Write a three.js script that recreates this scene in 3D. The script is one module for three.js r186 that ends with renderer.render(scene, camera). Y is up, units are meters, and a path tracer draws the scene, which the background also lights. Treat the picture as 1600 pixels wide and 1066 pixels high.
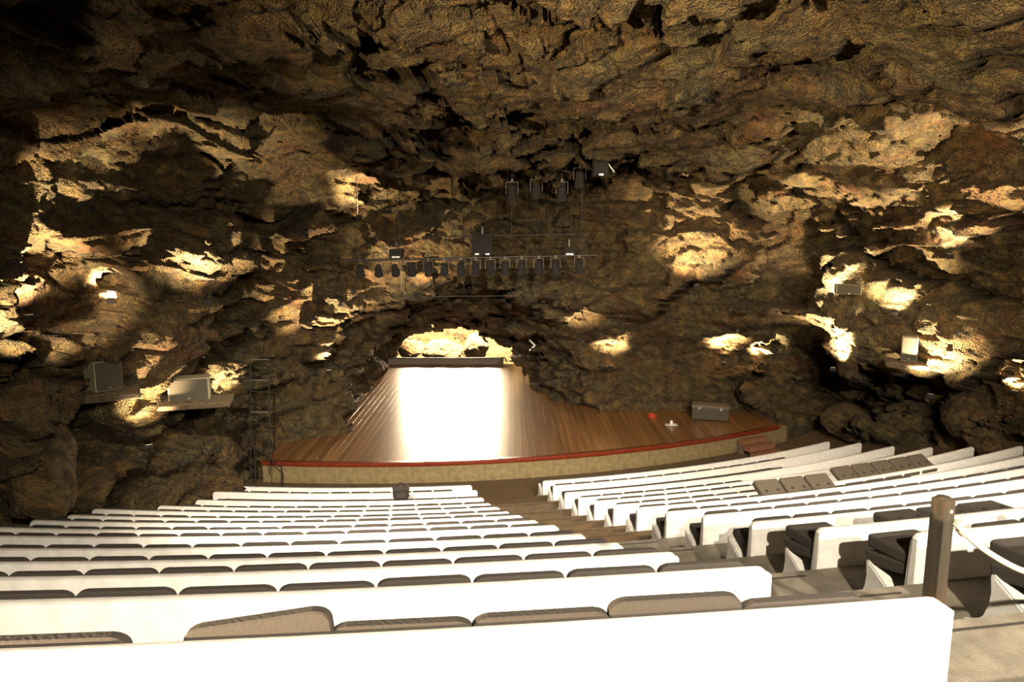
import * as THREE from 'three';
import { mergeGeometries, toCreasedNormals, mergeVertices } from 'three/addons/utils/BufferGeometryUtils.js';
import { RoundedBoxGeometry } from 'three/addons/geometries/RoundedBoxGeometry.js';

// ---------------------------------------------------------------- camera, lights, exposure
const scene = new THREE.Scene();
const F = 1109.4, EYE = 6.39, PITCH = 9 * Math.PI / 180;
const camera = new THREE.PerspectiveCamera(2 * Math.atan(533 / F) * 180 / Math.PI, 1600 / 1066, 0.05, 200);
camera.position.set(0, EYE, 0);
camera.rotation.x = -PITCH;
scene.add(camera);
const renderer = new THREE.WebGLRenderer();
renderer.toneMapping = THREE.LinearToneMapping;
renderer.toneMappingExposure = 1.0;
renderer.shadowMap.enabled = true;
scene.background = new THREE.Color(0x000000);

const HOUSEC = 0xfff0d8, WARM = 0xffe2b4, AMBER = 0xffe2b6, WHITE = 0xffe6c0;
// house lights over the back of the hall: [position, target, candela, half angle]
const HOUSE = [
  [[1.8, 8.5, 2.4], [0.9, 3.2, -6.0], 480, 50],
  [[-1.5, 8.5, -2.6], [-2.2, 0.3, -16.5], 1280, 27],
  [[5.0, 8.4, 2.6], [4.4, 3.7, -6.0], 620, 42],
  [[4.6, 8.4, -4.6], [4.4, 0.8, -16], 640, 34],
];
// flood lamps in the chamber behind the stage
const REAR = [
  [[-5.0, 1.5, -35.9], [-3.9, 0.2, -26], 330, 26], [[-3.7, 1.55, -36.1], [-3.2, 0.2, -26], 400, 26], [[-2.2, 1.55, -36.1], [-2.3, 0.2, -26], 400, 26], [[-1.3, 1.5, -35.9], [-1.7, 0.2, -26], 330, 26],
  [[-4.4, 3.4, -35.0], [-3.6, 0.5, -38.6], 2200, 60], [[-1.0, 3.4, -35.0], [-1.6, 0.6, -38.6], 2200, 60],
];

// ---------------------------------------------------------------- helpers
const V = (x, y, z) => new THREE.Vector3(x, y, z);
function at(px, py, depth) {                       // point of the hall seen at a place of the photograph, at a distance
  const dx = (px - 800) / F, dy = -(py - 533) / F, c = Math.cos(PITCH), s = Math.sin(PITCH);
  const y = dy * c - s, z = -c - dy * s, k = -depth / z;
  return V(dx * k, EYE + y * k, -depth);
}
const taken = new Map();
function numbered(n) { const k = taken.get(n) || 0; taken.set(n, k + 1); return k ? n + '_' + String(k).padStart(3, '0') : n; }
function mesh(name, g, m, parent) {
  const o = new THREE.Mesh(g, m); o.name = parent ? name : numbered(name);
  o.castShadow = o.receiveShadow = true; (parent || scene).add(o); return o;
}
function thing(name, label, category, group) {
  const o = new THREE.Group(); o.name = numbered(name); scene.add(o); return tag(o, label, category, group);
}
function tag(o, label, category, group) { o.userData.label = label; o.userData.category = category; if (group) o.userData.group = group; return o; }
function structure(o, label) { o.userData.kind = 'structure'; if (label) o.userData.label = label; return o; }
let seed = 7;
const rnd = () => { seed = (seed * 1664525 + 1013904223) >>> 0; return seed / 4294967296; };
const box = (w, h, d, x = 0, y = 0, z = 0) => new THREE.BoxGeometry(w, h, d).translate(x, y, z);
const rbox = (w, h, d, r = .01, x = 0, y = 0, z = 0, seg = 2) => new RoundedBoxGeometry(w, h, d, seg, r).translate(x, y, z);
function tube(pts, r, n = 24, rad = 8) { return new THREE.TubeGeometry(new THREE.CatmullRomCurve3(pts), n, r, rad, false); }
function rod(a, b, r, rad = 8) {
  const d = b.clone().sub(a), g = new THREE.CylinderGeometry(r, r, d.length(), rad);
  g.applyQuaternion(new THREE.Quaternion().setFromUnitVectors(V(0, 1, 0), d.clone().normalize()));
  return g.translate((a.x + b.x) / 2, (a.y + b.y) / 2, (a.z + b.z) / 2);
}
const ORD = ['first', 'second', 'third', 'fourth', 'fifth', 'sixth', 'seventh', 'eighth', 'ninth', 'tenth', 'eleventh', 'twelfth', 'thirteenth', 'fourteenth', 'fifteenth', 'sixteenth', 'seventeenth', 'eighteenth', 'nineteenth', 'twentieth', 'twenty-first', 'twenty-second'];

// ---- noise
const PERM = new Uint8Array(512);
{ const a = [...Array(256).keys()]; for (let i = 255; i > 0; i--) { const j = Math.floor(rnd() * (i + 1)); [a[i], a[j]] = [a[j], a[i]]; } for (let i = 0; i < 512; i++) PERM[i] = a[i & 255]; }
const GX = new Float32Array(256), GY = new Float32Array(256), GZ = new Float32Array(256);
for (let i = 0; i < 256; i++) { const z = rnd() * 2 - 1, t = rnd() * 6.2832, r = Math.sqrt(1 - z * z); GX[i] = r * Math.cos(t); GY[i] = r * Math.sin(t); GZ[i] = z; }
function noise(x, y, z) {
  const xi = Math.floor(x), yi = Math.floor(y), zi = Math.floor(z);
  x -= xi; y -= yi; z -= zi;
  const X = xi & 255, Y = yi & 255, Z = zi & 255;
  const u = x * x * x * (x * (x * 6 - 15) + 10), v = y * y * y * (y * (y * 6 - 15) + 10), w = z * z * z * (z * (z * 6 - 15) + 10);
  const A = PERM[X] + Y, B = PERM[X + 1] + Y, AA = PERM[A & 255] + Z, AB = PERM[(A + 1) & 255] + Z, BA = PERM[B & 255] + Z, BB = PERM[(B + 1) & 255] + Z;
  const g = (h, x, y, z) => GX[h] * x + GY[h] * y + GZ[h] * z;
  const a0 = g(PERM[AA & 255], x, y, z), a1 = g(PERM[BA & 255], x - 1, y, z), a2 = g(PERM[AB & 255], x, y - 1, z), a3 = g(PERM[BB & 255], x - 1, y - 1, z);
  const b0 = g(PERM[(AA + 1) & 255], x, y, z - 1), b1 = g(PERM[(BA + 1) & 255], x - 1, y, z - 1), b2 = g(PERM[(AB + 1) & 255], x, y - 1, z - 1), b3 = g(PERM[(BB + 1) & 255], x - 1, y - 1, z - 1);
  const p = a0 + u * (a1 - a0), q = a2 + u * (a3 - a2), r = b0 + u * (b1 - b0), s = b2 + u * (b3 - b2);
  const l = p + v * (q - p), m = r + v * (s - r);
  return (l + w * (m - l)) * 1.5;
}
const fbm = (x, y, z, n) => { let s = 0, a = 1; for (let i = 0; i < n; i++) { s += a * noise(x, y, z); x *= 2.03; y *= 2.03; z *= 2.03; a *= .5; } return s; };
const sstep = (a, b, x) => { x = Math.min(1, Math.max(0, (x - a) / (b - a))); return x * x * (3 - 2 * x); };
const lerp = (a, b, t) => a + (b - a) * t;
// broken blocks: cell value and crack distance
const wOut = [0, 0];
function cells(x, y, z) {
  const xi = Math.floor(x), yi = Math.floor(y), zi = Math.floor(z);
  let f1 = 9, f2 = 9, id = 0, tx = 0, ty = 0, tz = 0;
  for (let k = -1; k <= 1; k++) for (let j = -1; j <= 1; j++) for (let i = -1; i <= 1; i++) {
    const h = PERM[(PERM[(PERM[(xi + i) & 255] + yi + j) & 255] + zi + k) & 255];
    const dx = xi + i + .5 + GX[h] * .45 - x, dy = yi + j + .5 + GY[h] * .45 - y, dz = zi + k + .5 + GZ[h] * .45 - z;
    const d = dx * dx + dy * dy + dz * dz;
    if (d < f1) { f2 = f1; f1 = d; id = h; tx = dx; ty = dy; tz = dz; } else if (d < f2) f2 = d;
  }
  const h2 = PERM[id + 17];
  wOut[0] = h2 / 255 - .5 + .75 * (GX[h2] * tx + GY[h2] * ty + GZ[h2] * tz);   // offset and tilt of the block's face
  wOut[1] = Math.sqrt(f2) - Math.sqrt(f1);
}

// ---------------------------------------------------------------- textures
function dataTex(n, fn, srgb) {
  const d = new Uint8Array(n * n * 4);
  for (let j = 0; j < n; j++) for (let i = 0; i < n; i++) { const c = fn(i / n, j / n), k = (j * n + i) * 4; d[k] = c[0]; d[k + 1] = c[1]; d[k + 2] = c[2]; d[k + 3] = 255; }
  const t = new THREE.DataTexture(d, n, n); t.wrapS = t.wrapT = THREE.RepeatWrapping; t.magFilter = THREE.LinearFilter; t.minFilter = THREE.LinearMipmapLinearFilter; t.generateMipmaps = true;
  if (srgb) t.colorSpace = THREE.SRGBColorSpace; t.needsUpdate = true; return t;
}
function pnoise(x, y, n, k) {                        // gradient noise that repeats every n cells
  const xi = Math.floor(x), yi = Math.floor(y); x -= xi; y -= yi;
  const g = (i, j, dx, dy) => { const h = PERM[(PERM[(((xi + i) % n) + n) % n & 255] + (((yi + j) % n) + n) % n + k) & 255] / 256 * 6.28318; return Math.cos(h) * dx + Math.sin(h) * dy; };
  const u = x * x * x * (x * (x * 6 - 15) + 10), v = y * y * y * (y * (y * 6 - 15) + 10);
  return lerp(lerp(g(0, 0, x, y), g(1, 0, x - 1, y), u), lerp(g(0, 1, x, y - 1), g(1, 1, x - 1, y - 1), u), v) * 1.6;
}
const torus = (u, v, f, k) => { const n = Math.max(2, Math.round(f * 3)); return pnoise(u * n, v * n, n, Math.floor(k * 13)); };
const tfbm = (u, v, f, n, k) => { let s = 0, a = 1; for (let i = 0; i < n; i++) { s += a * torus(u, v, f, k + i * 7.3); f *= 2.1; a *= .55; } return s; };
const clamp255 = (v) => Math.max(0, Math.min(255, v * 255));
const rockBump = dataTex(512, (u, v) => { const r = 1 - Math.abs(tfbm(u, v, 2.5, 4, 2.1)); const h = .5 + .28 * tfbm(u, v, 4, 5, 9.1) - .10 * Math.pow(Math.max(0, r), 6) + .16 * torus(u, v, 26, 4.4) + .10 * torus(u, v, 60, 2.4); const c = clamp255(h); return [c, c, c]; });
const rockTone = dataTex(512, (u, v) => { const t = .78 + .24 * tfbm(u, v, 3, 5, 5.7) + .18 * torus(u, v, 42, 1.4) + .10 * torus(u, v, 80, 3.4), r = .06 * tfbm(u, v, 2, 3, 11.2); return [clamp255(t + r), clamp255(t), clamp255(t - r * 1.3)]; }, true);
const grainBump = dataTex(256, (u, v) => { const c = clamp255(.5 + .4 * torus(u, v, 30, 3.3) + .2 * torus(u, v, 60, 6.1)); return [c, c, c]; });
const concreteTone = dataTex(512, (u, v) => { const t = .88 + .10 * tfbm(u, v, 2, 5, 8.8) + .05 * torus(u, v, 50, 2.2); return [clamp255(t), clamp255(t), clamp255(t)]; }, true);
const plasterTone = dataTex(256, (u, v) => { const t = .95 + .04 * tfbm(u, v, 3, 4, 12.8); return [clamp255(t), clamp255(t), clamp255(t)]; }, true);
const woodTone = dataTex(512, (u, v) => { const w = tfbm(u, v * .06, 6, 4, 4.1), g = noise(u * 60 + w * 3, v * 3, 2); const t = .80 + .14 * w + .10 * g; return [clamp255(t), clamp255(t * .97), clamp255(t * .92)]; }, true);
const scratch = dataTex(512, (u, v) => { const t = .42 + .10 * tfbm(u, v, 3, 4, 6.6) + .10 * noise(u * 90, v * 5, 7); const c = clamp255(t); return [c, c, c]; });
const foamBump = dataTex(256, (u, v) => { const c = clamp255(.5 + .5 * torus(u, v, 26, 7.7)); return [c, c, c]; });

const std = (o) => new THREE.MeshStandardMaterial(o);
const M = {
  rock: std({ color: 0xffffff, vertexColors: true, map: rockTone, bumpMap: rockBump, bumpScale: .15, roughness: .92, side: THREE.DoubleSide }),
  white: std({ color: new THREE.Color().setRGB(.80, .775, .72), map: plasterTone, bumpMap: grainBump, bumpScale: .0012, roughness: .6 }),
  concrete: std({ color: new THREE.Color().setRGB(.215, .185, .14), map: concreteTone, bumpMap: grainBump, bumpScale: .002, roughness: .85 }),
  brownFloor: std({ color: new THREE.Color().setRGB(.11, .066, .026), map: concreteTone, bumpMap: grainBump, bumpScale: .002, roughness: .85 }),
  groove: std({ color: new THREE.Color().setRGB(.03, .024, .018), roughness: .9 }),
  stageWall: std({ color: new THREE.Color().setRGB(.23, .17, .075), map: concreteTone, bumpMap: grainBump, bumpScale: .0012, roughness: .85 }),
  trim: new THREE.MeshPhysicalMaterial({ color: new THREE.Color().setRGB(.22, .035, .014), map: woodTone, roughness: .28, clearcoat: .6, clearcoatRoughness: .18 }),
  foam: std({ color: new THREE.Color().setRGB(.036, .029, .0235), bumpMap: foamBump, bumpScale: .002, roughness: .95 }),
  looseFoam: std({ color: new THREE.Color().setRGB(.055, .044, .034), bumpMap: foamBump, bumpScale: .002, roughness: .95 }),
  foamDark: std({ color: new THREE.Color().setRGB(.020, .016, .013), roughness: .9 }),
  pad: std({ color: new THREE.Color().setRGB(.075, .058, .038), bumpMap: foamBump, bumpScale: .002, roughness: .95 }),
  black: std({ color: new THREE.Color().setRGB(.016, .013, .011), roughness: .95 }),
  metal: std({ color: new THREE.Color().setRGB(.05, .043, .035), roughness: .45, metalness: .6 }),
  bright: std({ color: new THREE.Color().setRGB(.8, .77, .7), roughness: .35, metalness: .3 }),
  steel: std({ color: new THREE.Color().setRGB(.45, .42, .36), roughness: .35, metalness: .8 }),
  rope: std({ color: new THREE.Color().setRGB(.72, .62, .44), bumpMap: grainBump, bumpScale: .003, roughness: .9 }),
  speaker: std({ color: new THREE.Color().setRGB(.27, .23, .14), roughness: .7 }),
  speakerFace: std({ color: new THREE.Color().setRGB(.06, .05, .032), bumpMap: foamBump, bumpScale: .002, roughness: .9 }),
  redwood: std({ color: new THREE.Color().setRGB(.19, .085, .04), roughness: .6 }),
  red: std({ color: new THREE.Color().setRGB(.45, .05, .02), roughness: .5 }),
  slab: std({ color: new THREE.Color().setRGB(.30, .21, .11), map: rockTone, bumpMap: rockBump, bumpScale: .03, roughness: .9 }),
  rib: std({ color: new THREE.Color().setRGB(.11, .085, .06), roughness: .7 }),
  stone: std({ color: new THREE.Color().setRGB(.17, .155, .125), map: rockTone, bumpMap: rockBump, bumpScale: .03, roughness: .9 }),
};
const glow = (hex, k) => std({ color: 0x222222, emissive: new THREE.Color(hex), emissiveIntensity: k, roughness: .4 });
const boards = [0, 1, 2, 3].map((i) => { const k = [1, .86, 1.12, .94][i]; return new THREE.MeshPhysicalMaterial({ color: new THREE.Color().setRGB(.30 * k, .155 * k, .06 * k), map: woodTone, roughness: .42,  clearcoat: .2, clearcoatRoughness: .25 }); });
boards.forEach((m) => { m.roughness = .33; });
const rust = (() => { const t = dataTex(256, (u, v) => { const s = tfbm(u, v, .7, 4, 3.9); return [54 + 20 * s, 43 + 9 * s, 26 + 4 * s]; }, true); return std({ map: t, bumpMap: grainBump, bumpScale: .003, roughness: .8 }); })();

// ---------------------------------------------------------------- seating geometry (rings round the stage)
const CX = -4.304, CZ = -43.394, R1 = 26.581, DR = 1.15;
const HTOP = [-6.37, -6.071, -5.808, -5.484, -5.102, -4.721, -4.309, -3.906, -3.48, -3.078, -2.649, -2.192, -1.729, -1.277].map((h) => h + EYE);
const RR = HTOP.map((_, i) => R1 + DR * i);
const TIER = [-0.6, ...HTOP.map((h) => h - .36)];                 // TIER[k] is the floor of row k, TIER[14] the camera's
const D0 = Math.atan(.16927 / .98557);
const aL = (R) => D0 + Math.asin(-1.2618 / R), aR = (R) => D0 + Math.asin(.6077 / R);
const ring = (R, a, y) => V(CX + R * Math.sin(a), y, CZ + R * Math.cos(a));
const angX = (R, x) => Math.asin((x - CX) / R);

// sweep a closed profile [[s, h], ...] (s towards the stage from radius R) from angle a0 to a1
function sweep(prof, R, a0, a1, base, n, shape) {
  const rings = [];
  const ts = []; const L = Math.abs(a1 - a0) * R;
  if (shape) { for (const d of [0, .006, .018, .035, .055]) ts.push(d / L); for (let i = 1; i < n; i++) ts.push(lerp(.055 / L, 1 - .055 / L, i / n)); for (const d of [.055, .035, .018, .006, 0]) ts.push(1 - d / L); }
  else for (let i = 0; i <= n; i++) ts.push(i / n);
  for (const t of ts) {
    const a = lerp(a0, a1, t), d = Math.min(t, 1 - t) * L, c = shape ? Math.min(1, d / .055) : 1, cut = .055 * (1 - Math.sqrt(1 - (1 - c) * (1 - c)));
    rings.push({ l: t * L, p: prof.map(([s, h]) => ring(R - s, a, base + (h > shape ? h - cut * (h - shape) / Math.max(.001, topOf(prof) - shape) : h))) });
  }
  const pos = [], uv = [], m = prof.length; let per = 0; const run = [0];
  for (let i = 0; i < m; i++) { const b = prof[(i + 1) % m]; per += Math.hypot(b[0] - prof[i][0], b[1] - prof[i][1]); run.push(per); }
  const put = (v, a, b) => { pos.push(v.x, v.y, v.z); uv.push(a, b); };
  for (let k = 0; k + 1 < rings.length; k++) for (let i = 0; i < m; i++) {
    const j = (i + 1) % m, A = rings[k].p[i], B = rings[k + 1].p[i], C = rings[k + 1].p[j], D = rings[k].p[j];
    put(A, rings[k].l, run[i]); put(C, rings[k + 1].l, run[i + 1]); put(B, rings[k + 1].l, run[i]);
    put(A, rings[k].l, run[i]); put(D, rings[k].l, run[i + 1]); put(C, rings[k + 1].l, run[i + 1]);
  }
  const tri = THREE.ShapeUtils.triangulateShape(prof.map(([s, h]) => new THREE.Vector2(s, h)), []);
  for (const [end, flip] of [[rings[0], 0], [rings[rings.length - 1], 1]]) for (const t of tri) for (const i of (flip ? t : [t[0], t[2], t[1]])) put(end.p[i], prof[i][0], prof[i][1]);
  const g = new THREE.BufferGeometry();
  g.setAttribute('position', new THREE.Float32BufferAttribute(pos, 3)); g.setAttribute('uv', new THREE.Float32BufferAttribute(uv, 2));
  return toCreasedNormals(g, .6);
}
function topOf(p) { let t = -9; for (const q of p) t = Math.max(t, q[1]); return t; }

// ---------------------------------------------------------------- the cave: a distance field, positive inside
// features: [px, py, depth, rx, ry, rz, amount]: positive pushes rock inwards (bulge), negative hollows a niche
const FEAT = [
  [500, 312, 17.0, 1.5, 1.0, 1.8, -2.6], [250, 240, 12.8, 3.2, 1.5, 3, -1.3], [560, 300, 17.4, .9, .8, 1.2, .5],
  [620, 62, 12.2, .8, .6, .7, -1.0], [685, 102, 13.3, .9, .6, .7, -1.2], [760, 150, 14.8, 1.0, .6, .8, -1.1], [560, 25, 11.2, .8, .5, .7, -.8], [690, 40, 11.6, 1.5, .6, 1.0, .7], [800, 105, 13.4, 1.5, .6, 1.0, .8], [470, 95, 13, 1.0, .7, 1.2, .9], [150, 40, 11, 1.2, .8, 1.2, .8],
  [60, 520, 11.2, 1.2, 1.2, 2, .35], [250, 560, 14.6, 1.0, 1.6, 1.5, 1.1], [330, 400, 15.5, 1.2, .9, 2, .6],
  [180, 470, 13, 1.6, .8, 1.6, -.9], [120, 330, 11.5, 2.5, .7, 2.2, -.8], [80, 720, 10.8, .8, 1.5, 1.4, .6],
  [330, 720, 17, .6, 1.3, 1.3, .5], [520, 500, 20.4, .9, 1.5, 1.2, .6],
  [1090, 400, 21, 2.2, 1.6, 1.6, 1.5], [1180, 470, 20.6, .8, .8, 1, .5], [1075, 500, 22, .9, 1.1, 1.8, -2.0], [1030, 585, 23, 1.2, 1.4, 2.2, -1.9],
  [1245, 560, 20.5, .9, 1.2, 2, -2.1], [1320, 500, 20, 1.3, 2.0, 1.8, 2.1], [1450, 520, 18, 1.3, 1.4, 1.6, 1.7], [1350, 660, 21, 2.0, .7, 1.4, .5],
  [1250, 330, 17.5, 2.6, .75, 3.2, -1.4], [1560, 170, 14, 1.0, 1.5, 2, -1.1], [1480, 350, 15, 1.0, .9, 1.6, .7], [1400, 180, 14.8, 1.8, 1.4, 1.2, .5], [1570, 400, 15, 1.2, .8, 1.4, -.9], [1560, 640, 15.5, 1.2, 1.2, 1.6, -.6],
  [950, 120, 13.6, 2.6, .7, 2.0, .5], [620, 150, 14.6, 1.6, .6, 1.2, .6], [800, 380, 22.0, 3.4, .8, 1.3, .4], [940, 380, 21.4, .8, .7, 1, -.7], [740, 300, 17.5, 3, .5, 2, .3],
  [1180, 110, 13.2, 1.6, .7, 1.4, .6], [1290, 60, 12.2, .9, .5, 1, -.8], [1520, 60, 12.4, 1.6, .6, 1.6, .6],
].map(([px, py, d, rx, ry, rz, k]) => { const p = at(px, py, d); return [p.x, p.y, p.z, rx, ry, rz, k]; });
function sup(x, y, w, h, e) { return Math.pow(Math.pow(Math.abs(x) / w, e) + Math.pow(Math.abs(y) / h, e), 1 / e); }
const smin = (a, b, k) => { const h = Math.max(k - Math.abs(a - b), 0) / k; return Math.min(a, b) - h * h * k * .25; };
const smax = (a, b, k) => -smin(-a, -b, k);
function caveBase(x, y, z) {
  const t = sstep(-6, -23, z);
  const cx = lerp(2.0, 2.35, t), w = lerp(11.6, 10.3, t), top = lerp(9.9, 8.0, sstep(-5, -21, z));
  const h = top - 2.2;
  let d = (1 - sup(x - cx, y - 2.2, w, y > 2.2 ? h : 6, 2.7)) * Math.min(w, h) * .95;
  const zr = y > 4 ? -21.4 - .35 * Math.max(0, x - 2) : lerp(-24.6, -21.4, sstep(2.2, 4.4, y));
  d = smin(d, z + lerp(-zr, 21.0 + .18 * Math.max(0, x), sstep(-3.5, -6.5, x)), 1.2);
  d = smin(d, 15.5 - z, 2);
  if (z < -17) {
    const u = sstep(-20.5, -32, z);
    const tx = lerp(-1.35, -2.6, u), tw = lerp(4.55, 3.5, u), th = lerp(4.5, 2.25, u), yb = .1;
    let e = (1 - sup(x - tx, y - yb, tw, y > yb ? th : 3, 2.3)) * Math.min(tw, th) * .95;
    e = Math.min(e, z + 36);
    d = smax(d, e, .5);
    if (z < -29) {
      const X = (x + 2.9) / 5.6, Y = (y - 1.6) / 3.6, Z = (z + 37) / 4.0, r = Math.sqrt(X * X + Y * Y + Z * Z);
      d = smax(d, (1 - r) * 3.3, .4);
    }
  }
  for (let i = 0; i < FEAT.length; i++) {
    const f = FEAT[i], X = (x - f[0]) / f[3], Y = (y - f[1]) / f[4], Z = (z - f[2]) / f[5], q = X * X + Y * Y + Z * Z;
    if (q < 2.2) d -= f[6] * Math.max(0, 1 - q * .4545) ** 2 * 1.4;
  }
  return d;
}
function caveCoarse(x, y, z) { return caveBase(x, y, z) - .55 * noise(x * .33, y * .5, z * .33) - .3 * noise(x * .8 + 5, y * 1.3, z * .8); }
function caveFine(x, y, z) {
  const d0 = caveCoarse(x, y, z), amp = lerp(.55, 1, sstep(-31, -24, z)); let d = 0;
  const wx = noise(x * .45, y * .45, z * .45 + 9), wy = noise(x * .5 + 4, y * .5, z * .5);
  const near = sstep(-17, -6, z);                                  // larger slabs towards the front of the hall
  const s = lerp(1, .72, near);
  cells((x + wx * .7) * .78 * s, (y + wy * .45) * 1.55 * s, (z - wx * .6) * .78 * s);
  d -= wOut[0] * .62 - .18 * (1 - sstep(0, .14, wOut[1]));
  cells((x + wy * .3) * 2.1 + 31, (y + wx * .2) * 3.6 + 11, (z + wy * .3) * 2.1);
  d -= wOut[0] * .20 - .05 * (1 - sstep(0, .16, wOut[1]));
  const st = (y + wy * .5 + wx * .4 + x * .05) * 1.15, fr = st - Math.floor(st);
  d -= .30 * (fr * fr * fr) * (.5 + .9 * Math.max(0, noise(x * .4, y * .25 + 7, z * .4) + .25));
  d -= .10 * fbm(x * 2.3, y * 3.1, z * 2.3, 3);
  return d0 + d * amp;
}
const O = V(.4, 5.7, -5.2);
function march(o, dx, dy, dz) {
  let t = .3, step;
  for (let i = 0; i < 200 && t < 60; i++) {
    const d = caveCoarse(o.x + dx * t, o.y + dy * t, o.z + dz * t);
    if (d < .85) break;
    t += Math.min(1.6, Math.max(.15, (d - .75) * .55));
  }
  let lo = t; const h = .06 + t * .0016;
  for (let i = 0; i < 400 && t < 60; i++) { if (caveFine(o.x + dx * t, o.y + dy * t, o.z + dz * t) < 0) break; lo = t; t += h; }
  let hi = t;
  for (let i = 0; i < 5; i++) { const m = (lo + hi) / 2; if (caveFine(o.x + dx * m, o.y + dy * m, o.z + dz * m) < 0) hi = m; else lo = m; }
  return hi;
}
function wallAt(px, py) { const p = at(px, py, 10).sub(camera.position).normalize(); const t = march(camera.position, p.x, p.y, p.z); return camera.position.clone().addScaledVector(p, t); }

function spread(a, b, n, end) { const r = []; for (let i = 0; i < n; i++) r.push(a + (b - a) * i / n); if (end) r.push(b); return r; }
const Q = 1;   // mesh density
const AZ = [...spread(-180, -75, 60 * Q), ...spread(-75, -48, 90 * Q), ...spread(-48, -14, 150 * Q), ...spread(-14, 9, 165 * Q), ...spread(9, 46, 170 * Q), ...spread(46, 75, 90 * Q), ...spread(75, 180, 60 * Q, true)];
const EL = [...spread(-70, -38, 16 * Q), ...spread(-38, -16, 75 * Q), ...spread(-16, -7, 60 * Q), ...spread(-7, 12, 115 * Q), ...spread(12, 55, 150 * Q), ...spread(55, 89.5, 30 * Q, true)];
function shell(O, AZ, EL, pick) {
  const na = AZ.length, ne = EL.length, P = new Float32Array(na * ne * 3);
  for (let j = 0; j < ne; j++) for (let i = 0; i < na; i++) {
    const k = (j * na + i) * 3;
    if (i === na - 1 && AZ[na - 1] - AZ[0] > 359) { for (let c = 0; c < 3; c++) P[k + c] = P[j * na * 3 + c]; continue; }
    const a = AZ[i] * Math.PI / 180, e = EL[j] * Math.PI / 180, dx = Math.sin(a) * Math.cos(e), dy = Math.sin(e), dz = -Math.cos(a) * Math.cos(e);
    const t = march(O, dx, dy, dz);
    P[k] = O.x + dx * t; P[k + 1] = O.y + dy * t; P[k + 2] = O.z + dz * t;
  }
  // smooth vertex normals
  const N = new Float32Array(P.length), sets = { ceiling: [], wall_left: [], wall_right: [], wall_back: [], wall_front: [] };
  const tri = (a, b, c) => {
    const A = a * 3, B = b * 3, C = c * 3;
    const ux = P[B] - P[A], uy = P[B + 1] - P[A + 1], uz = P[B + 2] - P[A + 2], vx = P[C] - P[A], vy = P[C + 1] - P[A + 1], vz = P[C + 2] - P[A + 2];
    const nx = uy * vz - uz * vy, ny = uz * vx - ux * vz, nz = ux * vy - uy * vx;
    for (const q of [A, B, C]) { N[q] += nx; N[q + 1] += ny; N[q + 2] += nz; }
    const x = (P[A] + P[B] + P[C]) / 3, y = (P[A + 1] + P[B + 1] + P[C + 1]) / 3, z = (P[A + 2] + P[B + 2] + P[C + 2]) / 3;
    const up = y - 2.2 > .66 * (lerp(9.9, 8, sstep(-5, -21, z)) - 2.2) + .08 * Math.max(0, Math.abs(x - 2) - 6);
    if (!pick(P[A + 2], P[B + 2], P[C + 2])) return;
    const set = z > 6 ? sets.wall_front : up && z > -20.6 ? sets.ceiling : z < -19.6 && x > -6.8 && x < 8.5 ? sets.wall_back : x < 2 ? sets.wall_left : sets.wall_right;
    const ax = Math.abs(nx), ay = Math.abs(ny) * 1.1, az = Math.abs(nz);
    set.push(a, b, c, ax > ay && ax > az ? 0 : ay > az ? 1 : 2);
  };
  for (let j = 0; j + 1 < ne; j++) for (let i = 0; i + 1 < na; i++) { const a = j * na + i, b = a + 1, c = a + na, d = c + 1; tri(a, b, c); tri(b, d, c); }
  for (let j = 0; j < ne; j++) { const a = j * na * 3, b = (j * na + na - 1) * 3; if (P[a] === P[b] && P[a + 2] === P[b + 2]) for (let c = 0; c < 3; c++) N[a + c] = N[b + c] = N[a + c] + N[b + c]; }
  // the rock's own colours: brown lava, olive-grey crust, rust
  const tint = (x, y, z) => {
    const o = sstep(-.25, .35, fbm(x * .35 + 3, y * .5, z * .35, 3)), r = sstep(.2, .7, fbm(x * .7, y * .9 + 8, z * .7, 3)), g = sstep(.15, .6, fbm(x * .5 + 20, y * .6, z * .5, 3));
    let R = lerp(.285, .262, o), G = lerp(.188, .192, o), B = lerp(.078, .082, o);
    R = lerp(R, .28, r); G = lerp(G, .145, r); B = lerp(B, .05, r);
    R = lerp(R, .25, g * .7); G = lerp(G, .205, g * .7); B = lerp(B, .11, g * .7);
    return [R * .60, G * .555, B * .40];
  };
  const LBL = { ceiling: 'rough brown lava rock ceiling of broken slabs', wall_left: 'brown rock wall with lit ledges left of the seats', wall_right: 'brown rock wall with lit ledges right of the seats', wall_back: 'rock face and low tunnel arch behind the stage', wall_front: 'rock wall at the upper end of the hall' };
  for (const name in sets) {
    const s = sets[name], n = s.length / 4, pos = new Float32Array(n * 9), nor = new Float32Array(n * 9), uv = new Float32Array(n * 6), col = new Float32Array(n * 9);
    for (let i = 0; i < n; i++) for (let c = 0; c < 3; c++) {
      const q = s[i * 4 + c] * 3, ax = s[i * 4 + 3], k = i * 9 + c * 3, x = P[q], y = P[q + 1], z = P[q + 2];
      pos[k] = x; pos[k + 1] = y; pos[k + 2] = z;
      const l = Math.hypot(N[q], N[q + 1], N[q + 2]) || 1; nor[k] = N[q] / l; nor[k + 1] = N[q + 1] / l; nor[k + 2] = N[q + 2] / l;
      const u = i * 6 + c * 2; uv[u] = (ax === 0 ? z : x) / 2.3; uv[u + 1] = (ax === 1 ? z : y) / 2.3;
      const t = tint(x, y, z); col[k] = t[0]; col[k + 1] = t[1]; col[k + 2] = t[2];
    }
    const g = new THREE.BufferGeometry();
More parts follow.
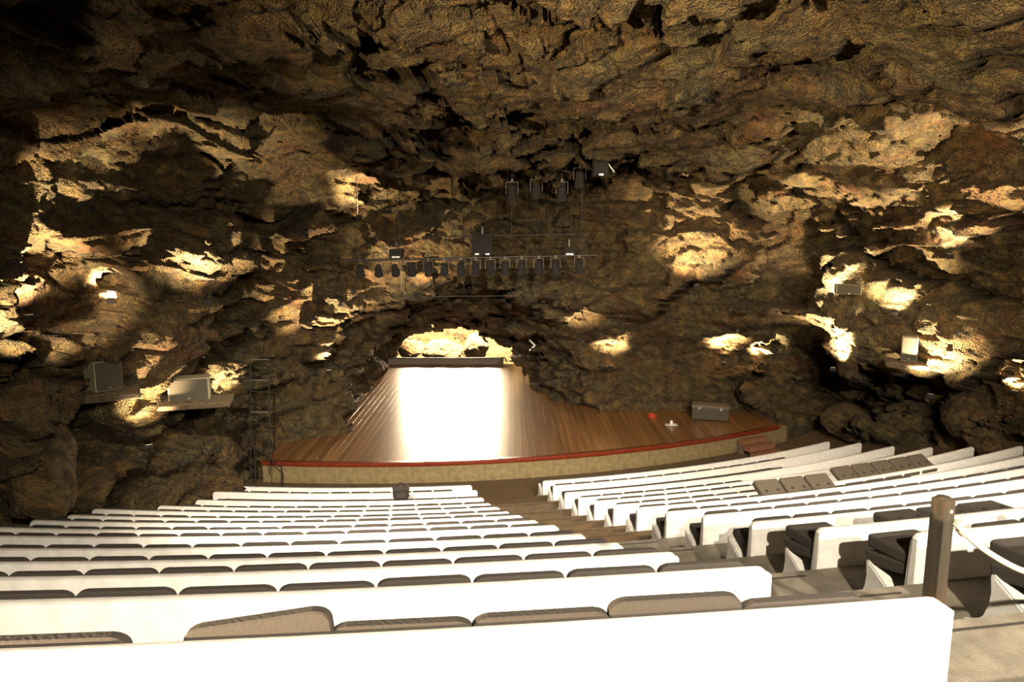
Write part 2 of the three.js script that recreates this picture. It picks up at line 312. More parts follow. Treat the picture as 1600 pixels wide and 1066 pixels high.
    g.setAttribute('position', new THREE.BufferAttribute(pos, 3)); g.setAttribute('normal', new THREE.BufferAttribute(nor, 3)); g.setAttribute('uv', new THREE.BufferAttribute(uv, 2)); g.setAttribute('color', new THREE.BufferAttribute(col, 3));
    if (!n) continue;
    const wall = scene.children.find((q) => q.name === name);
    if (wall) mesh('chamber_rock', g, M.rock, wall); else structure(mesh(name, g, M.rock), LBL[name]);
  }
}
shell(O, AZ, EL, (a, b, c) => Math.min(a, b, c) > -33.2);
shell(V(-2.9, 1.1, -35.8), spread(-180, 180, 200, true), spread(-60, 89, 90, true), (a, b, c) => Math.max(a, b, c) < -31.6);
console.log('cave done');
// ---------------------------------------------------------------- stepped floor
const floor = structure(new THREE.Group(), 'stepped concrete floor under the rows of seats'); floor.name = 'floor'; scene.add(floor);
const A0 = -23 * Math.PI / 180, A1 = 39 * Math.PI / 180;
for (let k = 0; k < 15; k++) {
  const rin = k ? RR[k - 1] + .006 : 24.4, rout = k < 14 ? RR[k] + .10 : RR[13] + 13;
  const prof = [[0, -.55], [0, 0], [rout - rin - .012, 0], [rout - rin, -.012], [rout - rin, -.55]];
  mesh('tier', sweep(prof, rout, A0, A1, TIER[k], 72), k < 8 ? M.brownFloor : M.concrete, floor);
}
for (let k = 0; k < 14; k++) {                                     // a half step in the aisle at every row
  const a0 = aL(RR[k]) + .004, a1 = aR(RR[k]) - .004, y = (TIER[k] + TIER[k + 1]) / 2 - TIER[k];
  mesh('aisle_step', sweep([[0, -.05], [0, y], [.30, y], [.315, y - .015], [.315, -.05]], RR[k] + .02, a0, a1, TIER[k], 4), k < 8 ? M.brownFloor : M.concrete, floor);
  mesh('step_groove', sweep([[0, 0], [0, .003], [.022, .003], [.022, 0]], RR[k] - .20, a0 + .001, a1 - .001, TIER[k] + y, 4), M.groove, floor);
  mesh('step_groove', sweep([[0, 0], [0, .003], [.022, .003], [.022, 0]], RR[k] + .12, a0 + .001, a1 - .001, TIER[k + 1], 4), M.groove, floor);
}

// ---------------------------------------------------------------- benches
const LX = [-7.06, -6.98, -6.85, -7.09, -7.73, -7.42, -7.2, -8.0, -8.2, -8.2, -8.2, -8.2, -8.2, -8.2];
const RX = [9.63, 10.04, 10.35, 10.69, 10.94, 11.25, 11.4, 11.5, 11.6, 11.6, 11.6, 11.6, 11.6, 11.6];
function bench(k, a0, a1, side) {
  const R = RR[k], T = TIER[k], top = HTOP[k] - T;
  const o = thing('concrete_bench', `white concrete bench ${side} of the aisle, ${ORD[k]} row from the stage`, 'bench', `curved concrete benches ${side} of the aisle`);
  const n = Math.max(6, Math.round((a1 - a0) * R / .45));
  mesh('backrest', sweep([[0, 0], [0, top - .018], [.006, top - .006], [.018, top], [.056, top], [.068, top - .006], [.074, top - .018], [.10, .30], [.13, .22], [.13, 0]], R, a0, a1, T, n, .3), M.white, o);
  mesh('seat', sweep([[.125, 0], [.125, .215], [.16, .235], [.49, .395], [.51, .39], [.515, .37], [.50, .27], [.505, .17], [.525, .09], [.56, .035], [.62, .003], [.62, 0]], R, a0, a1, T, n), M.white, o);
  const end = [[.004, 0], [.004, top - .03], [.05, top - .03], [.07, .40], [.095, .27], [.13, .20], [.485, .375], [.505, .36], [.495, .27], [.505, .18], [.535, .10], [.585, .035], [.68, .002], [.68, 0]];
  const da = .035 / R, e = side === 'left' ? a1 - .029 / R : a0 - .006 / R;
  mesh('end_panel', sweep(end, R, e, e + da, T, 1), M.white, o);
  return o;
}
for (let k = 0; k < 14; k++) {
  const R = RR[k];
  bench(k, angX(R, LX[k]), aL(R) + .045 / R, 'left');
  bench(k, aR(R), angX(R, RX[k]), 'right');
}

// ---------------------------------------------------------------- seat cushions
function padShape(w, h, r) {
  const s = new THREE.Shape(); const b = w / 2 - .004;
  s.moveTo(-b, 0); s.lineTo(b, 0); s.lineTo(b, h - r * .7); s.quadraticCurveTo(b - .004, h - .006, b - r, h); s.lineTo(-b + r, h); s.quadraticCurveTo(-b + .004, h - .006, -b, h - r * .7); s.closePath(); return s;
}
const backPad = new THREE.ExtrudeGeometry(padShape(.462, .40, .05), { depth: .034, bevelEnabled: true, bevelThickness: .006, bevelSize: .006, bevelSegments: 1, curveSegments: 4 }).translate(0, -.396, -.121);
const wedge = (() => { const s = new THREE.Shape(); s.moveTo(.12, .235); s.lineTo(.50, .405); s.lineTo(.515, .43); s.lineTo(.50, .475); s.lineTo(.13, .465); s.closePath(); const g = new THREE.ExtrudeGeometry(s, { depth: .45, bevelEnabled: true, bevelThickness: .006, bevelSize: .006, bevelSegments: 1 }); g.rotateY(Math.PI / 2); return g.translate(-.225, 0, 0); })();
function cushion(k, a, label, group, lift = 0, tilt = 0) {
  const o = thing('seat_cushion', label, 'cushion', group);
  o.position.copy(ring(RR[k], a, HTOP[k])); o.rotation.y = a;
  const b = mesh('back_pad', backPad, M.foam, o); b.position.y = lift; b.rotation.z = tilt;
  mesh('seat_pad', wedge, M.foam, o).position.y = TIER[k] - HTOP[k];
  return o;
}
function pixel(p) { const y = p.y - EYE, z = p.z, c = Math.cos(PITCH), s = Math.sin(PITCH), d = -z * c - y * s, u = y * c - z * s; return [800 + F * p.x / d, 533 - F * u / d]; }
let nCush = 0;
const PW = .478;
const OFFL = [.05, .04, .05, .03, .05, .04, .05, .04, .05, .04, .05, .05, .05, .225];
for (let k = 0; k < 14; k++) {
  const R = RR[k], aEnd = aL(R), aBeg = angX(R, LX[k]), pw = k === 13 ? .462 : PW;
  for (let i = 0; ; i++) {
    let a = aEnd - (OFFL[k] + pw * (i + .5)) / R;
    let lift = (rnd() - .5) * .012, tilt = (rnd() - .5) * .012;
    if (k === 13 && i === 1) lift = .03;
    if (k === 13 && i === 4) { lift = .035; tilt = .115; }
    if (k === 13 && i > 4) a -= .17 / R;
    if (a - .2 / R < aBeg) break;
    if (pixel(ring(R, a, HTOP[k]))[0] < -130) break;
    if (k === 1 && i === 0) continue;
    cushion(k, a, k === 13 && i === 4 ? 'dark seat cushion lifted crooked at one corner, nearest row left of aisle' : `${ORD[i]} dark seat cushion left of the aisle, ${ORD[k]} row from the stage`, 'dark seat cushions left of the aisle', lift, tilt); nCush++;
  }
}
const RLIM = [1175, 1235, 1235, 1175, 1215, 1200, 1425, 1640, 1640, 1640, 1365, 0, 0, 0];
for (let k = 0; k < 11; k++) {
  const R = RR[k];
  for (let i = 0; i < 30; i++) {
    const a = aR(R) + (.05 + PW * (i + .5)) / R, px = pixel(ring(R, a, HTOP[k]))[0];
    if (px > RLIM[k] || (k === 10 && i === 0)) { if (i) break; continue; }
    cushion(k, a, `${ORD[i]} dark seat cushion right of the aisle, ${ORD[k]} row from the stage`, 'dark seat cushions right of the aisle', (rnd() - .5) * .012, (rnd() - .5) * .012); nCush++;
  }
}
console.log('cushions', nCush);

// loose flat cushions: piled on the upper right benches and laid out on two rows
const slabGeo = new RoundedBoxGeometry(.45, .11, .46, 2, .03), btn = new THREE.SphereGeometry(.03, 8, 6).scale(1, .5, 1);
function flat(k, a, s, y, label, group, mat, tiltX = 0, roll = 0, turn = 0) {
  const o = thing('loose_cushion', label, 'cushion', group);
  const p = ring(RR[k] - s, a, y); o.position.copy(p); o.rotation.set(tiltX, a + turn, roll, 'YXZ');
  mesh('foam_slab', slabGeo, mat, o);
  for (const x of [-.11, .11]) { const b = mesh('button', btn, M.foamDark, o); b.position.set(x, .056, .02); }
  return o;
}
const G1 = 'loose flat cushions piled on the upper right benches';
const pileAt = (k, d) => aR(RR[k]) + d / RR[k];
const PILE = [
  [10, .24, 2, 'at the aisle end of the eleventh bench'], [11, .24, 2, 'at the aisle end of the twelfth bench, left of post'], [12, .24, 2, 'at the aisle end of the thirteenth bench under the rope'],
  [10, 1.22, 2, 'on the eleventh bench behind the post'], [10, 1.72, 2, 'on the eleventh bench right of the post'], [10, 2.22, 2, 'on the eleventh bench at the right edge'],
  [11, 1.22, 2, 'on the twelfth bench right of the post'], [11, 1.72, 2, 'on the twelfth bench at the right edge'], [12, .74, 2, 'on the thirteenth bench at the right edge'],
];
for (const [k, d, n, where] of PILE) for (let j = 0; j < n; j++) {
  const back = TIER[k] + .36 + j * .115 + (k === 10 && d > 1 ? .10 : .05);
  flat(k, pileAt(k, d), .335 + (rnd() - .5) * .03, back + .04, `${j ? 'upper' : 'lower'} dark flat cushion piled ${where}`, G1, M.looseFoam, -.22 * (j ? .35 : 1), 0, (rnd() - .5) * .06);
}
const G2 = 'olive flat cushions laid along the right benches';
function angPx(k, px) { let lo = aR(RR[k]), hi = angX(RR[k], RX[k]); for (let i = 0; i < 30; i++) { const m = (lo + hi) / 2; if (pixel(ring(RR[k], m, HTOP[k]))[0] < px) lo = m; else hi = m; } return lo; }
const a7 = angPx(6, 1216), a6 = angPx(5, 1335);
for (let i = 0; i < 3; i++) flat(6, a7 + i * .50 / RR[6], .2, HTOP[6] - .0, `${ORD[i]} olive cushion with two buttons laid along the seventh right bench`, G2, M.pad, .5);
for (let i = 0; i < 5; i++) flat(5, a6 + i * .50 / RR[5], .2, HTOP[5] - .0, `${ORD[i]} olive cushion with two buttons laid along the sixth right bench`, G2, M.pad, .5);

// bag left on the second row
{
  const k = 2, o = thing('bag', 'dark camera bag standing on a bench of the front left rows', 'bag');
  const a = angX(RR[k], at(630, 775, 14.9).x); o.position.copy(ring(RR[k] - .06, a, HTOP[k] + .045)); o.rotation.y = a + .15;
  mesh('body', rbox(.34, .26, .22, .06, 0, .13, 0, 3), M.foamDark, o); mesh('flap', rbox(.36, .07, .24, .03, 0, .235, 0), M.foam, o);
  mesh('pocket', rbox(.22, .12, .05, .02, 0, .10, .12), M.foam, o);
  mesh('strap', new THREE.TorusGeometry(.09, .014, 6, 14, Math.PI).translate(0, .26, 0), M.foamDark, o);
}

// ---------------------------------------------------------------- stage
const RS = 24.62;
const stage = thing('stage', 'low wooden stage with a curved red-brown edge', 'stage');
const SA0 = angX(RS, -6.95), SA1 = angX(RS, 8.75);
mesh('front_wall', sweep([[.05, -.62], [.05, -.09], [.35, -.09], [.35, -.62]], RS, SA0, SA1 + .02, 0, 60), M.stageWall, stage);
mesh('edge_trim', sweep([[0, -.10], [-.012, -.05], [0, 0], [.02, .016], [.16, .016], [.19, .002], [.19, -.10]], RS, SA0, SA1, 0, 90), M.trim, stage);
{
  const sub = new THREE.Shape(); sub.moveTo(-7.3, 33.6);
  for (let i = 0; i <= 40; i++) { const a = lerp(SA0, SA1, i / 40), p = ring(RS - .3, a, 0); sub.lineTo(p.x, -p.z); }
  sub.lineTo(9.5, 26); sub.lineTo(2, 26.4); sub.lineTo(1.6, 33.6); sub.closePath();
  mesh('subfloor', new THREE.ExtrudeGeometry(sub, { depth: .06, bevelEnabled: false }).rotateX(-Math.PI / 2).translate(0, -.11, 0), M.groove, stage);
  const w = .2; let i = 0;
  for (let x = -6.9; x < 8.7; x += w, i++) {
    const zf = (xx) => CZ + Math.sqrt((RS - .185) ** 2 - (xx - CX) ** 2), x0 = x + .0025, x1 = x + w - .0025, back = x < 1.5 ? -33.4 : -26;
    const s = new THREE.Shape(); s.moveTo(x0, -zf(x0)); s.lineTo(x1, -zf(x1)); s.lineTo(x1, -back); s.lineTo(x0, -back); s.closePath();
    const g = new THREE.ExtrudeGeometry(s, { depth: .04, bevelEnabled: true, bevelSize: .001, bevelThickness: .0015, bevelSegments: 1 }).rotateX(-Math.PI / 2).translate(0, -.044, 0);
    const uv = g.attributes.uv, p = g.attributes.position; const off = rnd() * 9; for (let q = 0; q < uv.count; q++) uv.setXY(q, p.getX(q) / 1.6 + off, p.getZ(q) / 6 + off);
    mesh('floor_board', g, boards[Math.floor(rnd() * 4)], stage);
  }
}
{ // kerb behind the stage
  const o = thing('ribbed_kerb', 'low brown ribbed kerb along the far edge of the stage', 'kerb');
  mesh('panel', rbox(5.6, .30, .10, .02, -3.2, .15, -33.2), M.rib, o); mesh('cap', rbox(5.7, .04, .16, .012, -3.2, .315, -33.2), M.stone, o);
  for (let i = 0; i < 28; i++) mesh('rib', box(.05, .27, .03, -5.9 + i * .2, .145, -33.14), M.rib, o);
}
{ // steps at the right end of the stage
  const o = thing('stage_steps', 'small reddish steps against the right end of the stage front', 'steps');
  const a = angX(RS, 7.55), p = ring(RS + .02, a, -.6); o.position.copy(p); o.rotation.y = a;
  for (let i = 0; i < 3; i++) mesh('step', rbox(1.1, .14 + .0 * i, .28, .012, 0, .45 - i * .15 - .07, .14 + i * .26), M.redwood, o);
  for (const x of [-.5, .5]) mesh('stringer', box(.05, .42, .2, x, .21, .12), M.rib, o);
}
{ // hand rail at the left end of the stage
  const o = thing('handrail', 'thin dark handrail beside the left end of the stage', 'handrail');
  const a = at(440, 762, 18.0), b = at(440, 731, 18.0), c = at(398, 700, 18.6), d = at(398, 742, 18.6);
  mesh('post', rod(V(a.x, -.6, a.z), b, .022), M.metal, o); mesh('post', rod(V(d.x, -.4, d.z), c, .022), M.metal, o); mesh('rail', rod(b, c, .018), M.metal, o);
}
{ // ladder stand left of the stage
  const o = thing('ladder', 'thin metal ladder standing against the rock left of stage', 'ladder');
  const z = 17.6, b0 = at(392, 742, z), t0 = at(391, 558, z), b1 = at(421, 742, z), t1 = at(420, 575, z);
  mesh('upright', rod(b0, t0, .014), M.metal, o); mesh('upright', rod(b1, t1, .018), M.metal, o);
  for (const [py, m] of [[562, M.steel], [594, M.steel], [612, M.metal], [628, M.metal], [644, M.steel], [662, M.metal], [682, M.metal], [702, M.metal]]) mesh('rung', rod(at(392, py, z), at(420, py, z), .013), m, o);
}
{ // small work light on the stage
  const o = thing('stage_light_stand', 'small white lamp on a flat base at the right of stage', 'lamp');
  const p = at(1049, 656, 22.6); o.position.set(p.x, .015, p.z);
  mesh('base', rbox(.40, .025, .22, .01, 0, .0125, 0), M.bright, o); mesh('body', rbox(.09, .13, .09, .02, 0, .09, 0), M.bright, o); mesh('stem', rod(V(.1, .02, 0), V(.12, .06, 0), .01), M.bright, o);
}
{
  const o = thing('red_cable_coil', 'coiled red cable lying at the back right of stage', 'cable');
  const p = at(1019, 645, 23.6); o.position.set(p.x, .02, p.z);
  for (let i = 0; i < 3; i++) mesh('loop', new THREE.TorusGeometry(.16 - i * .03, .02, 6, 18).rotateX(Math.PI / 2).translate(0, .02 + i * .035, 0), M.red, o);
}
{
  const o = thing('equipment_case', 'dull olive equipment case at the dark back right of stage', 'case');
  const p = at(1110, 644, 23.4); o.position.set(p.x, 0, p.z); o.rotation.y = -.3;
  mesh('body', rbox(1.2, .42, .5, .03, 0, .23, 0), M.speakerFace, o); mesh('lid', rbox(1.22, .10, .52, .02, 0, .47, 0), M.rib, o); for (const x of [-.35, .35]) mesh('latch', box(.08, .08, .03, x, .42, .27), M.steel, o);
}

// ---------------------------------------------------------------- barrier post and rope in the aisle
function post(x, z, y, label) {
  const o = thing('barrier_post', label, 'post'); o.position.set(x, y, z); o.rotation.y = .42;
  mesh('shaft', rbox(.075, .83, .075, .006, 0, .415, 0, 2), rust, o);
  mesh('cap', new THREE.SphereGeometry(.036, 12, 8, 0, 6.3, 0, 1.57).scale(1, .35, 1).translate(0, .83, 0), rust, o);
  mesh('rope_hole', new THREE.CylinderGeometry(.009, .009, .004, 10).rotateX(Math.PI / 2).translate(.008, .775, .0385), M.bright, o);
  return o;
}
const PZ = 3.2, pTop = at(1474, 785, PZ), y14 = TIER[13];
post(pTop.x, pTop.z, y14, 'rusty brown square barrier post in the aisle');
post(4.75, -3.6, y14 + .02, 'rusty barrier post beyond the right edge holding the rope');
{
  const o = thing('barrier_rope', 'pale rope sagging from the rusty post to the right', 'rope');
  const a = at(1490, 815, PZ - .02), pts = [a, at(1512, 838, PZ - .03), at(1545, 864, PZ - .03), at(1600, 893, PZ), at(1700, 915, PZ + .1), at(1850, 905, PZ + .25), V(4.70, y14 + .75, -3.56)];
  mesh('cord', tube(pts, .0145, 60, 8), M.rope, o);
  for (let i = 0; i < 9; i++) { const q = a.clone().add(V((rnd() - .2) * .035, (rnd() - .5) * .05, rnd() * .03)); mesh('frayed_strand', rod(a, q.add(V(.012, .02, .012)), .0028, 5), M.rope, o); }
  mesh('binding', rod(at(1500, 827, PZ - .02), at(1507, 834, PZ - .02), .022), M.rope, o);
}

// ---------------------------------------------------------------- lamps
const houseGeo = new THREE.CylinderGeometry(.20, .24, .42, 20).rotateX(Math.PI / 2);
function spot(o, pos, target, cd, half, hex, pen = .7, radius = 3) {
  const l = new THREE.SpotLight(hex, cd, 0, half * Math.PI / 180, pen, 2);
  l.castShadow = true; l.shadow.radius = radius; l.shadow.mapSize.set(1024, 1024);
  l.position.copy(pos); l.target.position.copy(target); scene.add(l); scene.add(l.target); l.name = numbered('lamp_light'); return l;
}
function floodlight(pos, target, cd, half, label, hex, size = 1, group, pen) {
  const o = thing('floodlight', label, 'lamp', group); o.position.copy(pos); o.lookAt(target);
  const s = size;
  mesh('housing', rbox(.24 * s, .18 * s, .12 * s, .02 * s, 0, 0, -.07 * s), M.black, o);
  mesh('lens', box(.20 * s, .14 * s, .008 * s, 0, 0, -.006 * s), glow(hex, 3), o);
  for (const x of [-.135, .135]) mesh('bracket', box(.012 * s, .16 * s, .05 * s, x * s, -.05 * s, -.07 * s), M.metal, o);
  const dir = target.clone().sub(pos).normalize();
  spot(o, pos.clone().addScaledVector(dir, .03), target, cd, half, hex, pen);
  return o;
}
HOUSE.forEach(([p, t, cd, h], i) => floodlight(V(...p), V(...t), cd, h, `${['rear left', 'left', 'rear right', 'right'][i]} house floodlight high over the seats, out of view`, HOUSEC, 2.2, null, .8));
REAR.forEach(([p, t, cd, h], i) => floodlight(V(...p), V(...t), cd, h, i < 4 ? `${ORD[i]} floodlight from the left behind the arch, shining over the stage boards` : `${i < 5 ? 'left' : 'right'} floodlight high behind the arch, aimed at the rocks`, WHITE, 1.2, null, .6));

// small floods tucked among the rocks: [px, py, candela, pull from the wall, half angle, sideways aim, label]
const UP = [
  [30, 570, 480, 1.0, 42, .6, .2, 'under the bright ledge at the left edge'],
  [228, 640, 100, .8, 40, .7, .5, 'below the pale rock beside the left loudspeaker'],
  [350, 598, 170, .75, 42, .5, .4, 'behind the stone slab near the ladder'],
  [512, 535, 230, 1.0, 52, .8, 1.0, 'at the left foot of the stage arch'],
  [955, 545, 140, .9, 40, .6, .4, 'at the right foot of the stage arch'],
  [905, 500, 50, 1.0, 40, .6, .3, 'on the right shoulder of the stage arch'],
  [1132, 535, 240, .9, 42, .7, .4, 'left of the pair in the right alcove'],
  [1192, 540, 240, .9, 42, .6, .3, 'right of the pair in the right alcove'],
  [1305, 530, 420, 1.0, 46, .8, .5, 'below the tall pale rock on the right'],
  [1458, 578, 340, 1.0, 42, .6, .4, 'under the right loudspeaker ledge'],
  [1590, 575, 220, .9, 42, .6, .4, 'at the right edge above the benches'],
  [1300, 430, 300, 1.0, 46, .5, .2, 'on top of the tall right rock'],
  [1400, 455, 200, .9, 42, .5, .2, 'on the right rock beside the low dark box'],
  [40, 440, 220, .9, 44, .6, .4, 'in the hollow above the left ledge'],
  [170, 430, 210, .9, 42, .5, .2, 'between the two left ledges'],
  [320, 420, 180, 1.0, 44, .6, .3, 'on the ledge below the dark niche'],
  [560, 300, 60, 1.0, 44, .6, .3, 'under the pale rim of the dark niche'],
  [650, 430, 70, 1.2, 50, .5, .3, 'below the stage lamps over the arch'],
  [1090, 400, 140, 1.1, 50, .8, .5, 'on the rock shoulder right of the arch'],
  [1490, 350, 200, 1.1, 46, .7, .5, 'under the high ledges on the right wall'],
];
for (const [px, py, cd, pull, half, drop, rise, where] of UP) {
  const w = wallAt(px, py), d = camera.position.clone().sub(w).normalize();
  const p = w.clone().addScaledVector(d, pull); p.y -= drop;
  const o = floodlight(p, w.clone().add(V(0, rise, 0)), cd, half, `small flood lamp ${where}`, AMBER, .6, null, .6);
  const back = march(p, -d.x, -d.y, -d.z) + .1, inv = o.quaternion.clone().invert();   // arm to the rock behind the lamp
  const e = d.clone().multiplyScalar(-Math.min(back, 2.5)).applyQuaternion(inv);
  mesh('wall_arm', rod(V(0, 0, -.07), e, .012, 6), M.metal, o);
}
// a larger flood in the upper hall, washing the ceiling
floodlight(V(-5.6, 5.6, 2.6), V(4.5, 9.2, -10), 1650, 33, 'large flood washing the ceiling from the left, out of view', WARM, 1.6, null, .9);
floodlight(at(1660, 520, 11.5), wallAt(1450, 200), 520, 36, 'large flood lighting the high right wall, out of view', AMBER, 1.2, null, .7);
floodlight(at(-70, 540, 9.2), wallAt(130, 470), 420, 17, 'large flood lighting the left ledges, out of view', AMBER, 1.2, null, .7);

// ---------------------------------------------------------------- stage lighting bars and lamps
function hang(o, p) { const t = Math.min(march(p, 0, 1, 0), 6); mesh('cable', rod(p, V(p.x, p.y + t + .1, p.z), .008, 5), M.metal, o); }
function bar(x0, y0, x1, y1, z, r, label) {
  const o = thing('lighting_bar', label, 'lighting bar'); const a = at(x0, y0, z), b = at(x1, y1, z);
  mesh('pipe', rod(a, b, r), M.metal, o); for (const t of [.06, .5, .94]) hang(o, a.clone().lerp(b, t)); return o;
}
const ZB = 18.9;
bar(538, 407, 932, 399, ZB, .028, 'long dark lighting bar over the front of stage');
bar(694, 370, 905, 366, ZB + .3, .018, 'short upper lighting bar above the long one');
bar(614, 464, 836, 462, ZB + .8, .010, 'thin wire bar low over the stage arch');
const canGeo = new THREE.CylinderGeometry(.085, .105, .30, 14), ringGeo = new THREE.CylinderGeometry(.115, .115, .03, 14), glassGeo = new THREE.CylinderGeometry(.09, .09, .006, 14);
const lensOff = std({ color: 0x1a1713, roughness: .15 });
function parCan(px, py, z, label, tilt = .5, yaw = 0, k = 1) {
  const o = thing('stage_lamp', label, 'lamp', 'lamps hanging over the stage'); const p = at(px, py, z); o.position.copy(p);
  const b = new THREE.Group(); b.name = 'can'; b.rotation.set(tilt, yaw, 0, 'YXZ'); b.position.y = -.24 * k; b.scale.setScalar(k); o.add(b);
  mesh('barrel', canGeo, M.black, b); mesh('rim', ringGeo, M.black, b).position.y = -.15; mesh('lens', glassGeo, lensOff, b).position.y = -.167;
  for (const x of [-.125, .125]) mesh('yoke_arm', box(.012, .25 * k, .03, x * k, -.13 * k, 0), M.metal, o);
  mesh('yoke_bar', box(.27 * k, .012, .03, 0, -.01, 0), M.metal, o); mesh('clamp', box(.05, .07, .05, 0, .03, 0), M.metal, o);
  return o;
}
const CANS = [563, 591, 617, 643, 669, 694, 720, 743, 766, 789, 815, 842, 868, 905];
CANS.forEach((x, i) => parCan(x, 409 - (x - 563) * .02, ZB, `black stage lamp, ${ORD[i]} from the left on the long bar`, .35 + rnd() * .4, (rnd() - .5) * .8));
[[800, 284], [838, 280], [878, 284], [906, 262]].forEach(([x, y], i) => { const o = parCan(x, y, 17.6, `black stage lamp, ${ORD[i]} from left in the upper row`, .15, 0, 1.15); hang(o, at(x, y, 17.6)); o.children.at(-1).position.sub(o.position); });
{ // projector and flood boxes on the upper bar
  const mk = (px, py, z, w, h, label, slits) => {
    const o = thing('flood_box', label, 'lamp'); const p = at(px, py, z); o.position.copy(p);
    mesh('housing', rbox(w, h, .4, .02), M.black, o); mesh('arm', box(.04, .22, .04, 0, h / 2 + .08, 0), M.metal, o);
    for (const x of slits) mesh('bright_edge', box(.10, .035, .02, x, -h / 2 + .03, .205), M.bright, o); return o;
  };
  mk(754, 382, ZB + .25, .54, .56, 'large black lamp box in the middle of the bars', [-.14, .14]);
  mk(620, 396, ZB + .1, .34, .24, 'small black lamp box left on the long bar', [-.05, .06]);
  mk(889, 392, ZB + .1, .30, .22, 'small black lamp box right on the long bar', [-.04, .05]);
  mk(938, 262, 16.8, .34, .40, 'black lamp box under the ceiling with pale barn doors', [0]);
  const o = thing('barn_door_bracket', 'pale metal bracket strips beside the ceiling lamp box', 'bracket');
  mesh('strip', rod(at(914, 247, 16.7), at(938, 247, 16.7), .02), M.bright, o); mesh('strip', rod(at(944, 247, 16.7), at(960, 269, 16.7), .022), M.steel, o); mesh('strip', rod(at(942, 245, 16.7), at(948, 224, 16.7), .02), M.steel, o);
}
{ const w = wallAt(832, 540), o = thing('arrow_bracket', 'small white angled bracket on the rock right of tunnel', 'bracket'); const d = camera.position.clone().sub(w).normalize().multiplyScalar(.12); const z = -w.z - .1;
  mesh('arm', rod(at(827, 531, z), at(836, 540, z), .035), M.bright, o); mesh('arm', rod(at(836, 540, z), at(827, 548, z), .035), M.bright, o); }

// ---------------------------------------------------------------- loudspeakers and stone slabs on the ledges
function speaker(px, py, w, h, d, turn, label, pull) {
  const q = wallAt(px, py), dir = camera.position.clone().sub(q).normalize(), p = q.addScaledVector(dir, pull);
  const o = thing('loudspeaker', label, 'loudspeaker'); o.position.copy(p); o.rotation.y = turn;
  mesh('cabinet', rbox(w, h, d, .02), M.speaker, o); mesh('grille', rbox(w * .92, h * .92, .03, .012, 0, 0, d / 2 + .005), M.speakerFace, o); mesh('badge', box(.05, .02, .006, 0, -h * .38, d / 2 + .023), M.steel, o);
  return p;
}
function slabStone(p, w, h, d, turn, label) {
  const g = new RoundedBoxGeometry(w, h, d, 6, .04), a = g.attributes.position;
  for (let i = 0; i < a.count; i++) { const x = a.getX(i), y = a.getY(i), z = a.getZ(i), n = .05 * fbm(x * 4 + p.x, y * 6 + p.y, z * 4 + p.z, 3); a.setXYZ(i, x + n, y * (1 + n * 3), z + n); }
  g.computeVertexNormals(); const o = tag(mesh('stone_slab', g, M.slab), label, 'stone slab'); o.position.copy(p); o.rotation.y = turn; return o;
}
let sp = speaker(161, 585, .52, .58, .42, .98, 'box loudspeaker with pale side on the left ledge', .45); slabStone(sp.clone().add(V(.1, -.37, .05)), 1.05, .14, .75, .5, 'flat stone slab under the left box loudspeaker');
sp = speaker(296, 606, .78, .46, .42, .35, 'wide box loudspeaker lying on a slab beside the ladder', .45); slabStone(sp.clone().add(V(.15, -.30, .05)), 1.35, .12, .75, .3, 'flat stone slab under the wide loudspeaker');
sp = speaker(1421, 544, .36, .62, .40, -.5, 'upright box loudspeaker on the right ledge', .45); slabStone(sp.clone().add(V(-.1, -.38, .05)), .9, .12, .7, -.4, 'flat stone slab under the right loudspeaker');
sp = speaker(1325, 452, .62, .26, .36, -.3, 'low dark box on the top of the right rock', .4);

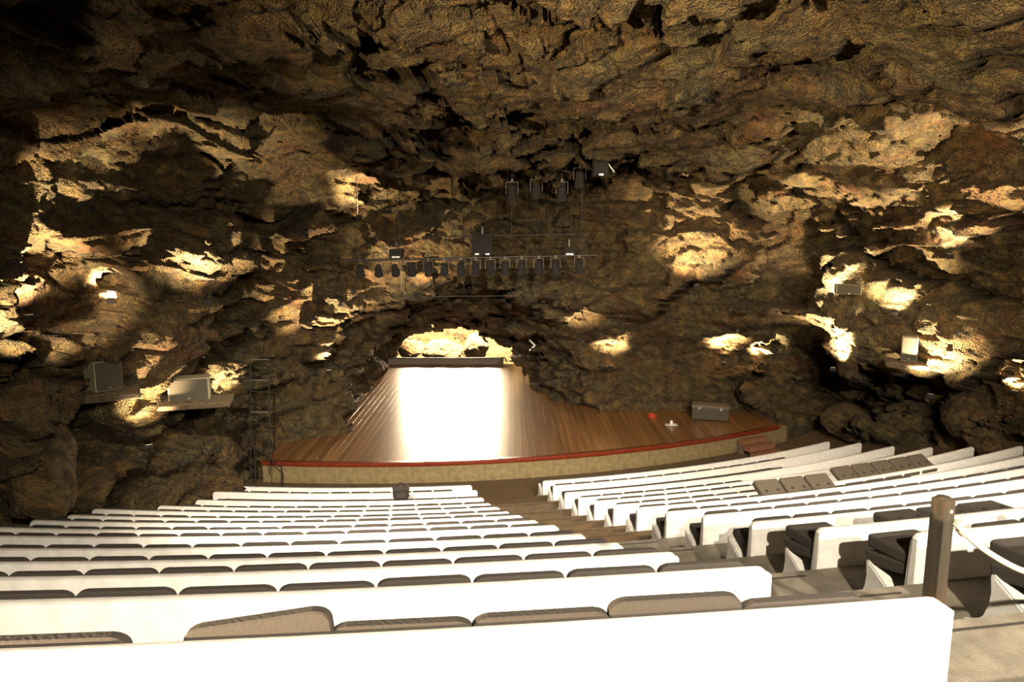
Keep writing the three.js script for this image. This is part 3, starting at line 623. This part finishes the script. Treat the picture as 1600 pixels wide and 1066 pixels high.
// ---------------------------------------------------------------- loose boulders at the foot of the walls
function boulder(p, rx, ry, rz, sd, label) {
  const g = mergeVertices(new THREE.IcosahedronGeometry(1, 14).deleteAttribute('normal').deleteAttribute('uv')), a = g.attributes.position, cut = [];
  let s0 = sd * 977 + 13; const r = () => { s0 = (s0 * 1664525 + 1013904223) >>> 0; return s0 / 4294967296; };
  for (let i = 0; i < 9; i++) { const v = V(r() - .5, r() - .5, r() - .5).normalize(); cut.push([v, .62 + r() * .28]); }
  const uv = [], col = [], v = V(0, 0, 0);
  for (let i = 0; i < a.count; i++) {
    v.fromBufferAttribute(a, i); let t = 1;
    for (const [n, d] of cut) { const q = v.dot(n); if (q > 0) t = Math.min(t, d / q); }
    t *= 1 + .10 * fbm(v.x * 2 + sd, v.y * 2, v.z * 2, 3) + .05 * fbm(v.x * 7, v.y * 7 + sd, v.z * 7, 2); v.multiplyScalar(t);
    a.setXYZ(i, v.x * rx, v.y * ry, v.z * rz); uv.push((v.x * rx + v.z * rz * .7) / 2, (v.y * ry + v.z * rz * .6) / 2);
    const n = fbm(v.x * 1.5 + sd, v.y * 1.5, v.z * 1.5, 2); col.push(.165 + .03 * n, .104 + .018 * n, .032);
  }
  g.setAttribute('uv', new THREE.Float32BufferAttribute(uv, 2)); g.setAttribute('color', new THREE.Float32BufferAttribute(col, 3)); g.computeVertexNormals();
  const o = tag(mesh('boulder', g, M.rock), label, 'boulder', 'boulders at the foot of the walls'); o.position.copy(p); o.rotation.y = sd; return o;
}
[[30, 715, 11.2, .75, .75, .8, 'large rounded boulder at the left edge above the benches'], [70, 760, 10.8, .5, .7, .6, 'tall boulder at the left edge beside the seventh bench'], [128, 768, 12.6, .6, .45, .6, 'dark low boulder left of the sixth bench'],
  [250, 775, 14.6, .6, .45, .5, 'cracked boulder left of the fourth bench'], [290, 790, 15.2, .5, .3, .4, 'flat stone at the left end of the third bench'], [335, 730, 17.3, .65, 1.0, .6, 'tall grey boulder left of the front bench'],
  [1330, 660, 22.3, 1.1, .6, .8, 'dark boulder behind the right end of the front bench'], [1415, 655, 21, .8, .6, .7, 'pale sloping boulder behind the second right bench'], [1520, 650, 18.5, .8, .7, .7, 'dark boulder behind the fifth right bench'],
  [1172, 616, 24.2, .8, .5, .6, 'dark boulder beyond the right end of the stage'], [900, 618, 27, .9, .6, .8, 'jagged boulder at the right side of the tunnel'], [960, 636, 25, .8, .5, .7, 'low rock heap along the right stage edge'],
].forEach(([px, py, z, rx, ry, rz, label], i) => boulder(at(px, py, z), rx, ry, rz, i + 2, label));
// rocks in the chamber behind the stage
[[640, 545, 36.2, .9, .55, .8, 'bright white rock at the left behind the stage'], [690, 548, 36.6, 1.1, .6, .8, 'bright sloping rock in the middle behind stage'], [745, 540, 36.8, 1.0, .85, .8, 'bright tall rock behind the right of the kerb'], [790, 528, 35.5, .7, .5, .6, 'lit rock hanging at the right of tunnel mouth']]
  .forEach(([px, py, z, rx, ry, rz, label], i) => boulder(at(px, py, z), rx, ry, rz, i + 40, label));
renderer.render(scene, camera);
